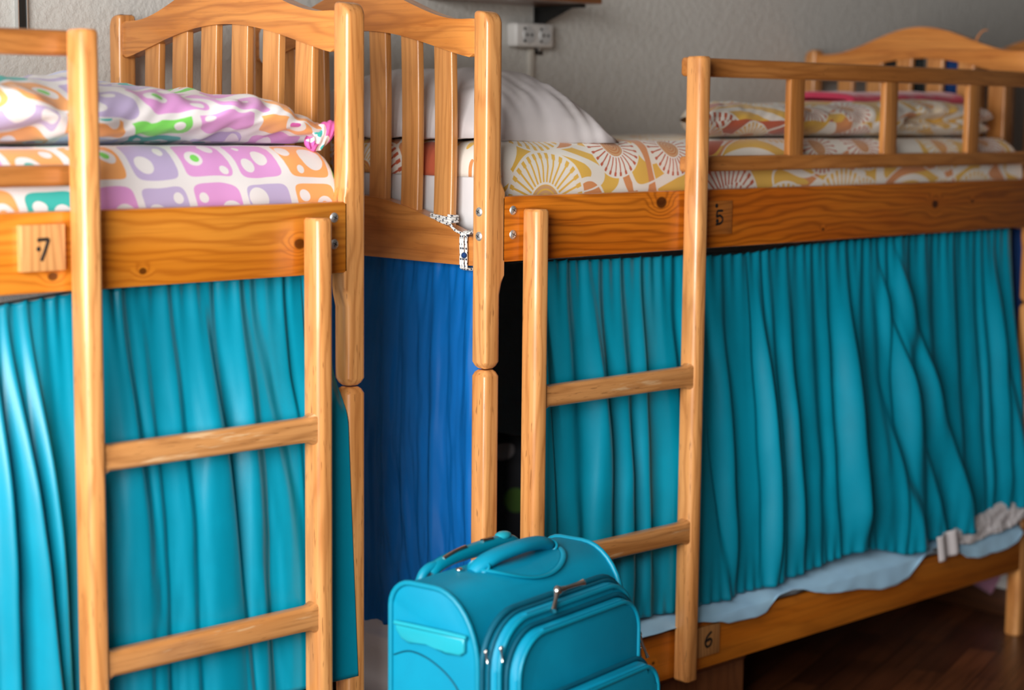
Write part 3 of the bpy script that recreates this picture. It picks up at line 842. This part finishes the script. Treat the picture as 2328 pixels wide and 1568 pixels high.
c7 = curtain('curtain', 'teal curtain below the number 7 rail on the left bed, behind the pale ladder',
        lambda u: lerp(-.92, -.012, u), lambda u: lerp(-.92, .024, u), lambda u: interp(C7T, lerp(-.92, -.012, u)), lambda u: .405 + .01 * (1 - u),
        lambda t: lerp(.05, .016, sst(0, .6, t)), TEAL, 13, .024, 5, ngat=58, nu=520, extra=ex7)
tube('curtain_cord', [(-2.1, .05, 1.15), (-1.35, .046, 1.163), (-.711, .046, 1.183), (-.55, .046, 1.198), (.0, .04, 1.204)], .002, BLACK, c7, n=6)
# pull the right lower corner of the left curtain in front of the post
for v in c7.data.vertices:
    f = sst(-.17, -.03, v.co.x) * sst(1.02, .9, v.co.z) if v.co.z < 1.02 else 0
    if f > 0: v.co.y = lerp(v.co.y, -.0035 + (v.co.y - .02) * .04, f)
def exb(u, t):
    a = .5 + .5 * nz(u * 3, t * 2.2, 8); w = u * 26 - t * 5.5 * (1 - t)
    return .011 * a * nz(w, t * 4.5, 3) + .005 * a * nz(w * 2.1, t * 9, 6) + .010 * math.exp(-((u - .045) / .03) ** 2)
# the cloth is pressed flat where the ladders lean against it
def press(o, x0, x1):
    for v in o.data.vertices:
        k = sst(x0 - .02, x0, v.co.x) * (1 - sst(x1, x1 + .02, v.co.x))
        if k > 0 and v.co.y < .006: v.co.y = lerp(v.co.y, .006 - .011 * (1 - math.exp(-(.006 - v.co.y) / .011)), k)
press(c7, -.60, .05); press(c5, .44, 1.01)
# blue curtain across the near end of the right bed
cb = curtain('curtain', 'royal blue satin curtain hanging in the gap between the two beds',
        lambda u: lerp(.052, .785, u), lambda u: lerp(.050, .775, u), lambda u: 1.198, lambda u: .375 + .02 * math.sin(u * 9),
        lambda t: lerp(.402, .398, t), BLUE, 13, .016, 33, along='y', nu=420, nv=130, ngat=44, gather=.003, extra=exb)
tube('curtain_cord', [(.40, .04, 1.198), (.402, .42, 1.196), (.40, .797, 1.198)], .002, BLACK, cb, n=6)
cfar = curtain('curtain', 'dark blue curtain at far end of right bed, at the photo right edge',
        lambda u: lerp(.052, .70, u), lambda u: lerp(.05, .70, u), lambda u: 1.197, lambda u: .37, lambda t: 2.53, NAVY, 12, .012, 44, along='y', nu=200, nv=40, ngat=40)

# ------------------------------------------------------------------ rope on the near headboard
rp = thing('rope', 'white and black cord tied round last slat and end rail of middle headboard', 'rope', (X5, .1525, 1.27))
def slat_loop(z0, turns):
    pts = []
    n = 28
    ring = rrect(.022 - .0125, .022 + .0125, -.0315, .0315, .006, 3)
    for k in range(turns * len(ring) + 1):
        p = ring[k % len(ring)]; pts.append((p[0], p[1], z0 - .0058 * k / len(ring) + .09 * p[1]))
    return pts
tube('rope_coil', slat_loop(.026, 3), .003, ROPE, rp, n=8)
tube('rope_span', smooth_path([(.009, -.030, .008), (.005, -.05, -.004), (.0, -.075, -.010), (-.002, -.100, -.014)], 6), .003, ROPE, rp, n=8)
def rail_loop(y, dz=0):
    a = [(-.002, y, -.020), (-.0015, y, -.05), (-.0015, y, -.075), (.004, y + .002, -.083), (.022, y + .002, -.085), (.042, y, -.08), (.043, y, -.03), (.036, y, -.010), (.02, y, -.008), (.003, y - .002, -.010)]
    return smooth_path(a, 6, True)
for i, y in enumerate((-.078, -.0845, -.0945)): tube('rope_loop', rail_loop(y), .003, ROPE, rp, n=8, closed=True)
kb = bmesh.new(); bmesh.ops.create_uvsphere(kb, u_segments=16, v_segments=10, radius=.0065, matrix=Matrix.Translation((-.005, -.092, -.055)))
kn = from_bm(kb, 'rope_knot'); smooth_angle(kn, 60); link('rope_knot', kn, NAVY, rp)

# ------------------------------------------------------------------ suitcase
def suitcase():
    t = thing('suitcase', 'turquoise canvas suitcase standing upright in front of the beds', 'suitcase', (.063, -.392, 0), math.radians(9.5))
    hx, yb, yf, H = .225, .093, -.095, .699
    prof = [(yb, .055), (yb, H - .045)] + [(yb - .045 + .045 * math.cos(a), H - .045 + .045 * math.sin(a)) for a in [PI / 2 * k / 6 for k in range(1, 7)]]
    prof += [(.0 + (yf - .0) * math.sin(a), H - .13 + .13 * math.cos(a)) for a in [PI / 2 * k / 10 for k in range(0, 11)]]
    prof += [(yf, .055)]
    prism('shell', prof, 'x', -hx, hx, CASE, t, .006, 3, 40)
    for s in (-1, 1):
        tube('piping', [(s * (hx + .0005), p[0] + (.002 if p[0] > 0 else -.002), p[1]) for p in prof], .0052, CASE_TRIM, t, n=8)
    # stitched corner guard on the side panels
    for s in (-1, 1):
        seam = smooth_path([(s * (hx + .0005), .088, .565), (s * (hx + .001), .05, .578), (s * (hx + .001), .0, .568), (s * (hx + .001), -.05, .535), (s * (hx + .001), -.088, .47)], 6)
        tube('side_seam', seam, .0016, CASE_DARK, t, n=6)
    # moulded side grip
    pts = [(.078, .624), (-.074, .624), (-.074, .600), (-.064, .592), (-.03, .590), (-.01, .600), (.01, .604), (.03, .598), (.05, .594), (.066, .600), (.078, .614)]
    g = prism('side_grip', pts, 'x', -hx - .010, -hx + .001, AQUA, t, .004, 3, 50); g['label'] = 'pale aqua moulded side grip'
    gp = [(.066, .6), (.05, .594), (.03, .598), (.01, .604), (-.01, .6), (-.03, .590)]
    tube('grip_ridge', [(-hx - .008, .080, .626), (-hx - .012, .04, .628), (-hx - .012, -.04, .628), (-hx - .008, -.078, .626)], .004, AQUA, g, n=8)
    # main lid with zip tapes
    def panel(name, x0, x1, z0, z1, r, y0, y1, mat, bev=.012, par=t):
        return prism(name, rrect(x0, x1, z0, z1, r, 8), 'y', y1, y0, mat, par, bev, 4, 40)
    def ringtube(name, x0, x1, z0, z1, r, y, rad, mat, par=t, sag=0):
        return tube(name, [(p[0], y, p[1]) for p in rrect(x0, x1, z0, z1, r, 8)], rad, mat, par, n=8, closed=True)
    lid = panel('front_lid', -.213, .213, .07, .655, (.03, .03, .085, .085), -.09, -.128, CASE, .016)
    ringtube('zip_tape', -.219, .219, .065, .661, (.03, .03, .09, .09), -.1, .006, CASE_DARK, lid)
    ringtube('zip_tape', -.2155, .2155, .068, .6575, (.03, .03, .088, .088), -.112, .0035, CASE_DARK, lid)
    ringtube('lid_piping', -.206, .206, .076, .649, (.03, .03, .08, .08), -.128, .0048, CASE_TRIM, lid)
    up = panel('upper_pocket', -.187, .198, .30, .628, (.03, .03, .065, .075), -.12, -.152, CASE, .014)
    ringtube('zip_tape', -.192, .203, .296, .633, (.03, .03, .068, .078), -.132, .0045, CASE_DARK, up)
    ringtube('pocket_piping', -.181, .192, .306, .622, (.03, .03, .06, .07), -.152, .0042, CASE_TRIM, up)
    lo = panel('lower_pocket', -.192, .208, .09, .508, (.03, .03, .05, .06), -.12, -.192, CASE, .02)
    ringtube('zip_tape', -.196, .212, .086, .512, (.03, .03, .053, .063), -.163, .0045, CASE_DARK, lo)
    ringtube('pocket_piping', -.186, .202, .096, .502, (.03, .03, .048, .058), -.19, .0045, CASE_TRIM, lo)
    # carry handle on a curved base patch
    def topz(y):
        if y > 0: return H if y < yb - .045 else H - .045 + math.sqrt(max(0, .045 ** 2 - (y - yb + .045) ** 2))
        f = min(1, y / yf); return H - .13 + .13 * math.sqrt(max(0, 1 - f * f))
    pts = []
    for k in range(33):
        a = PI * k / 32; x = .03 + .118 * math.cos(a); y = .028 - .082 * math.sin(a) ** .8
        pts.append((x, y, topz(y) + .0025))
    tube('handle_edging', pts, .0052, CASE_TRIM, t, n=8, flat=(1.2, 1.2, .7))
    def patch(u, v):
        a = PI * u; x = .03 + .118 * math.cos(a) * v; y = .028 - .082 * math.sin(a) ** .8 * v
        return (x, y, topz(y) + .0012)
    pm = link('handle_patch', grid_mesh('handle_patch', 40, 12, patch, lambda u, v: (u, v)), CASE, t); solid(pm, .002, 1)
    hp = smooth_path([(-.092, .018, H - .003), (-.076, .014, H + .008), (-.04, .008, H + .019), (.025, .004, H + .024), (.09, .008, H + .019), (.125, .014, H + .008), (.140, .018, H - .003)], 8)
    hd = tube('carry_handle', hp, lambda f: lerp(.012, .017, sst(0, .25, min(f, 1 - f))), CASE, t, n=14, flat=(1, 1.15, .75))
    for sx in (-.080, .128):
        tube('handle_binding', [(sx + .010 * math.cos(a), .014 + .022 * math.sin(a), H + .006 + .010 * math.cos(a)) for a in [2 * PI * k / 20 for k in range(20)]], .003, CASE_TRIM, hd, n=6, closed=True)
    for x, y in ((-.108, .036), (.166, .028)):
        bm = bmesh.new(); bmesh.ops.create_uvsphere(bm, u_segments=16, v_segments=8, radius=.0075, matrix=Matrix.Translation((x, y, H + .003)) @ Matrix.Diagonal((1, 1, .5, 1)))
        me = from_bm(bm, 'rivet'); smooth_angle(me, 60); link('rivet', me, CHROME, t)
    # telescopic handle grip sunk in the top rear edge
    th = tube('trolley_handle', smooth_path([(-.125, .088, H - .012), (-.105, .088, H + .001), (-.05, .088, H + .009), (.04, .088, H + .012), (.10, .088, H + .010), (.125, .088, H), (.13, .088, H - .012)], 8), .0125, CASE_PLASTIC, t, n=14)
    th['label'] = 'teal plastic pull-up handle with silver inlays'
    tube('handle_inlay', smooth_path([(-.095, .084, H + .012), (-.06, .084, H + .019), (-.03, .084, H + .0215)], 5), .0050, CHROME, th, n=8)
    tube('handle_inlay', smooth_path([(.02, .084, H + .0235), (.05, .084, H + .0225)], 5), .0050, CHROME, th, n=8)
    bm = bmesh.new(); bmesh.ops.create_uvsphere(bm, u_segments=18, v_segments=10, radius=.016, matrix=Matrix.Translation((.09, .088, H + .021)) @ Matrix.Diagonal((1.3, .8, .55, 1)))
    me = from_bm(bm, 'release_button'); smooth_angle(me, 60); link('release_button', me, AQUA, th)
    tube('handle_base', smooth_path([(-.150, .093, H - .022), (-.135, .091, H - .002), (-.09, .088, H + .004), (.09, .088, H + .004), (.14, .09, H - .004)], 6), .009, CASE_TRIM, th, n=10)
    # zip pulls
    def pull(p, d1, d2, sc=1.0):
        p = Vector(p)
        bm = bmesh.new()
        for d in (d1, d2):
            d = Vector(d)
            me = tube_mesh([p, p + d * .35, p + d * .8, p + d], lambda f: (.0058 if f < .2 else .0032 if f < .8 else .0048) * sc, 'p', n=10); bm.from_mesh(me); bpy.data.meshes.remove(me)
        bmesh.ops.create_uvsphere(bm, u_segments=12, v_segments=8, radius=.0075 * sc, matrix=Matrix.Translation(p))
        me = from_bm(bm, 'zip_pull'); smooth_angle(me, 60); o = link('zip_pull', me, CHROME, t); o['label'] = 'silver zip pull'
    pull((-.032, -.124, .674), (-.036, -.016, -.026), (.058, -.016, .006), 1.25)
    pull((.2025, -.146, .548), (.010, -.014, -.046), (.002, -.004, -.004), .75)
    pull((.2035, -.146, .522), (.002, -.008, -.034), (.002, -.004, -.004), .7)
    pull((-.221, -.110, .605), (.0, -.004, -.018), (0, -.002, .004), .48)
    pull((-.208, -.132, .612), (.0, -.004, -.022), (0, -.002, .004), .48)
    for sx in (-.17, .17):
        bm = bmesh.new(); bmesh.ops.create_cone(bm, cap_ends=True, segments=24, radius1=.03, radius2=.03, depth=.022, matrix=Matrix.Translation((sx, .078, .03)) @ Matrix.Rotation(PI / 2, 4, 'Y'))
        me = from_bm(bm, 'wheel'); smooth_angle(me, 40); link('wheel', me, BLACK, t)
        box('wheel_bracket', sx - .02, sx + .02, .05, .092, .035, .07, BLACK, t, .005)
        box('foot', sx - .02, sx + .02, -.085, -.05, .0, .06, BLACK, t, .006)
    return t
suitcase()

# ------------------------------------------------------------------ under and behind the beds
bx = thing('storage_box', 'brown wooden box under the lower right rail, beside ladder foot', 'box', (.98, .06, 0))
box('box_body', 0, .33, 0, .40, .0, .165, BOXW, bx, .004)
box('box_lid', -.003, .333, -.003, .403, .166, .18, BOXW, bx, .003)
cl = tube('cloth_scrap', smooth_path([(1.425, .10, .222), (1.44, .095, .19), (1.452, .09, .168)], 5), lambda f: lerp(.022, .006, f), SKY, None, n=10, flat=(1, .3, 1))
tag(cl, 'small pale blue cloth tip hanging below the lower right rail', 'cloth')
wb = thing('storage_chest', 'low white chest with dark plinth on floor beyond the right bed', 'chest', (2.68, .143, 0))
box('chest_body', .0, .175, .0, .60, .082, .30, WHITEP, wb, .003)
box('plinth', -.008, .175, -.002, .60, .0, .08, DARKW, wb, .003)
def pinkf(u, v):
    y = lerp(.163, .33, u); zb = interp([(0, .115), (.16, .060), (.7, .088), (1, .10)], u)
    path = [(2.78, .3035), (2.69, .3035), (2.676, .29), (2.671, .20), (2.671, zb)]; q = v * 4; i = min(3, int(q)); f = q - i
    return (lerp(path[i][0], path[i + 1][0], f) - .003 * abs(nz(u * 8, v * 4, 1)), y, lerp(path[i][1], path[i + 1][1], f))
pk = link('cloth', grid_mesh('cloth', 24, 24, pinkf, lambda u, v: (u, v)), ROSE); solid(pk, .004); tag(pk, 'dusty pink cloth hanging over corner of white chest', 'cloth')
# clothes glimpsed between the slats of the far headboard
def hung(name, label, cat, y0, y1, z0, mat, sd):
    def fn(u, v):
        y = lerp(y0, y1, u) + .008 * math.sin(v * 4 + sd) * v; z = lerp(1.70, z0, v)
        return (X5 + LEN - .004 + .007 + .010 * math.sin(PI * min(1, v * 1.5)) * (1 + .6 * math.sin(u * 9 + sd)) * v ** .5 + .004 * nz(u * 5, v * 5, sd), y, z)
    o = link(name, grid_mesh(name, 30, 40, fn, lambda u, v: (u, v)), mat); solid(o, .006, 0); return tag(o, label, cat)
hung('jacket', 'black jacket hung on outer side of the right bed far headboard', 'jacket', .425, .60, 1.28, DARKC, 1)
hung('towel', 'dark blue towel hung on outer side of the far headboard beside black jacket', 'towel', .29, .39, 1.30, NAVY, 4)

# ------------------------------------------------------------------ wall fittings
YW = .867
sh_ = thing('wall_shelf', 'brown wall shelf on black bracket above the white pillow', 'shelf', (.95, YW, 1.79))
box('board', 0, .43, -.22, -.001, .004, .026, SHELFW, sh_, .003)
bk = box('bracket', .392, .424, -.006, -.0005, -.125, .003, BLACK, sh_, .001); bk['label'] = 'black metal bracket'
box('bracket_arm', .396, .420, -.17, -.004, -.004, .0035, BLACK, sh_, .001)
pts = [(-.004, -.05), (-.004, -.004), (-.13, -.004)]
prism('bracket_web', pts, 'x', .405, .411, BLACK, sh_, 0)
bm = bmesh.new(); bmesh.ops.create_uvsphere(bm, u_segments=12, v_segments=8, radius=.009, matrix=Matrix.Translation((.408, -.008, -.108)))
me = from_bm(bm, 'bracket_screw'); smooth_angle(me, 60); link('bracket_screw', me, STEEL, sh_)
so = thing('wall_outlet', 'white double wall outlet under the brown shelf', 'outlet', (1.315, YW, 1.715))
box('outlet_body', -.075, .068, -.04, -.0005, -.032, .032, WHITEP, so, .007, 3)
for cx in (-.028, .034):
    bm = bmesh.new(); bmesh.ops.create_cone(bm, cap_ends=True, segments=32, radius1=.024, radius2=.021, depth=.004, matrix=Matrix.Translation((cx, -.041, 0)) @ Matrix.Rotation(PI / 2, 4, 'X'))
    me = from_bm(bm, 'socket'); smooth_angle(me, 40); sk_ = link('socket', me, plain('grey_white_plastic', (.58, .58, .58), .4), so)
    for hz in ((-.008, 0), (.008, 0), (-.018, .016), (-.018, -.016)):
        box('pin_hole', cx + hz[0] - .0035, cx + hz[0] + .0035, -.0440, -.0428, hz[1] - .0035, hz[1] + .0035, BLACK, sk_, .001)
cn = box('cable_duct', 1.318, 1.338, YW - .012, YW - .0005, .1, 1.682, plain('cream_duct', (.62, .58, .52), .6), None, .003)
tag(cn, 'cream cable duct running down the wall from outlet', 'cable duct')
st = thing('wall_strip', 'black metal upright strip on the wall at top left corner', 'strip', (-.197, YW, 0))
box('strip_bar', -.0085, .0085, -.012, -.0005, 1.66, 2.5, BLACK, st, .001)
for s in (-1, 1): box('strip_edge', s * .0105 - .0016, s * .0105 + .0016, -.014, -.0005, 1.66, 2.5, STEEL, st, .0005)

# ------------------------------------------------------------------ room
RX0, RX1, RY0, RY1, RH = -2.62, 5.4, -5.2, YW, 2.75
def struct(o): o['kind'] = 'structure'; return o
struct(box('floor', RX0, RX1, RY0, RY1 + .1, -.1, 0, FLOOR, None, 0))
struct(box('ceiling', RX0, RX1, RY0, RY1 + .1, RH, RH + .1, CEIL, None, 0))
struct(box('wall_back', RX0 - .1, RX1 + .1, RY1, RY1 + .1, 0, RH, WALL, None, 0))
struct(box('wall_front', RX0 - .1, RX1 + .1, RY0 - .1, RY0, 0, RH, BACKW, None, 0))
struct(box('wall_right', RX1, RX1 + .1, RY0, RY1, 0, RH, BACKW, None, 0))
WY0, WY1, WZ0, WZ1 = -2.8, -.5, .85, 2.55
bm = bmesh.new()
bm_box(bm, RX0 - .1, RX0, RY0, WY0, 0, RH); bm_box(bm, RX0 - .1, RX0, WY1, RY1, 0, RH)
bm_box(bm, RX0 - .1, RX0, WY0, WY1, 0, WZ0); bm_box(bm, RX0 - .1, RX0, WY0, WY1, WZ1, RH)
struct(link('wall_left', from_bm(bm, 'wall_left'), WALL))
bm = bmesh.new()
for (a, b, c, d) in ((WY0, WY0 + .05, WZ0, WZ1), (WY1 - .05, WY1, WZ0, WZ1), (WY0, WY1, WZ0, WZ0 + .05), (WY0, WY1, WZ1 - .05, WZ1), ((WY0 + WY1) / 2 - .03, (WY0 + WY1) / 2 + .03, WZ0, WZ1)):
    bm_box(bm, RX0 - .07, RX0 - .02, a, b, c, d)
struct(link('window_1', from_bm(bm, 'window_1'), WHITEP))
for nm, args in (('baseboard_back', (RX0, RX1, RY1 - .015, RY1, 0, .08)),):
    struct(box(nm, *args, DARKW, None, .002))

# daylight through the window, sky behind it
def area(name, loc, rot, sx, sy, power, col):
    l = bpy.data.lights.new(name, 'AREA'); l.shape = 'RECTANGLE'; l.size, l.size_y = sx, sy; l.energy = power; l.color = col
    o = bpy.data.objects.new(name, l); COL.objects.link(o); o.location = loc; o.rotation_euler = rot; return o
area('window_daylight', (RX0 + .005, (WY0 + WY1) / 2, (WZ0 + WZ1) / 2), (0, -PI / 2, 0), WZ1 - WZ0, WY1 - WY0, 235, (1.0, .985, .955))
w = bpy.data.worlds.new('sky'); S.world = w; w.use_nodes = True
nt = w.node_tree; bg = nt.nodes['Background']
sky = nt.nodes.new('ShaderNodeTexSky'); sky.sky_type = 'NISHITA'; sky.sun_disc = False; sky.sun_elevation = math.radians(35); sky.sun_rotation = math.radians(100)
nt.links.new(sky.outputs[0], bg.inputs[0]); bg.inputs[1].default_value = .12

# ------------------------------------------------------------------ camera
cam = bpy.data.cameras.new('camera'); co = bpy.data.objects.new('camera', cam); COL.objects.link(co)
F_ = Vector((.68932914, .7135165, -.1253776)); R_ = Vector((.72002538, -.69387706, .009904)); U_ = Vector((.07992997, .09710217, .99205966))
M = Matrix.Identity(4)
for i in range(3): M[i][0], M[i][1], M[i][2] = R_[i], U_[i], -F_[i]
M.translation = Vector((-2.19587741, -2.72476991, 1.50687424))
co.matrix_world = M
cam.sensor_width = 36; cam.sensor_fit = 'HORIZONTAL'; cam.lens = 4169.2812 * 36 / 2328
cam.clip_start = .05
cam.dof.use_dof = True; cam.dof.focus_distance = 3.72; cam.dof.aperture_fstop = 2.0
S.camera = co
S.view_settings.view_transform = 'Standard'; S.view_settings.look = 'None'; S.view_settings.gamma = 1.0
S.view_settings.use_curve_mapping = False; S.view_settings.exposure = 0.0
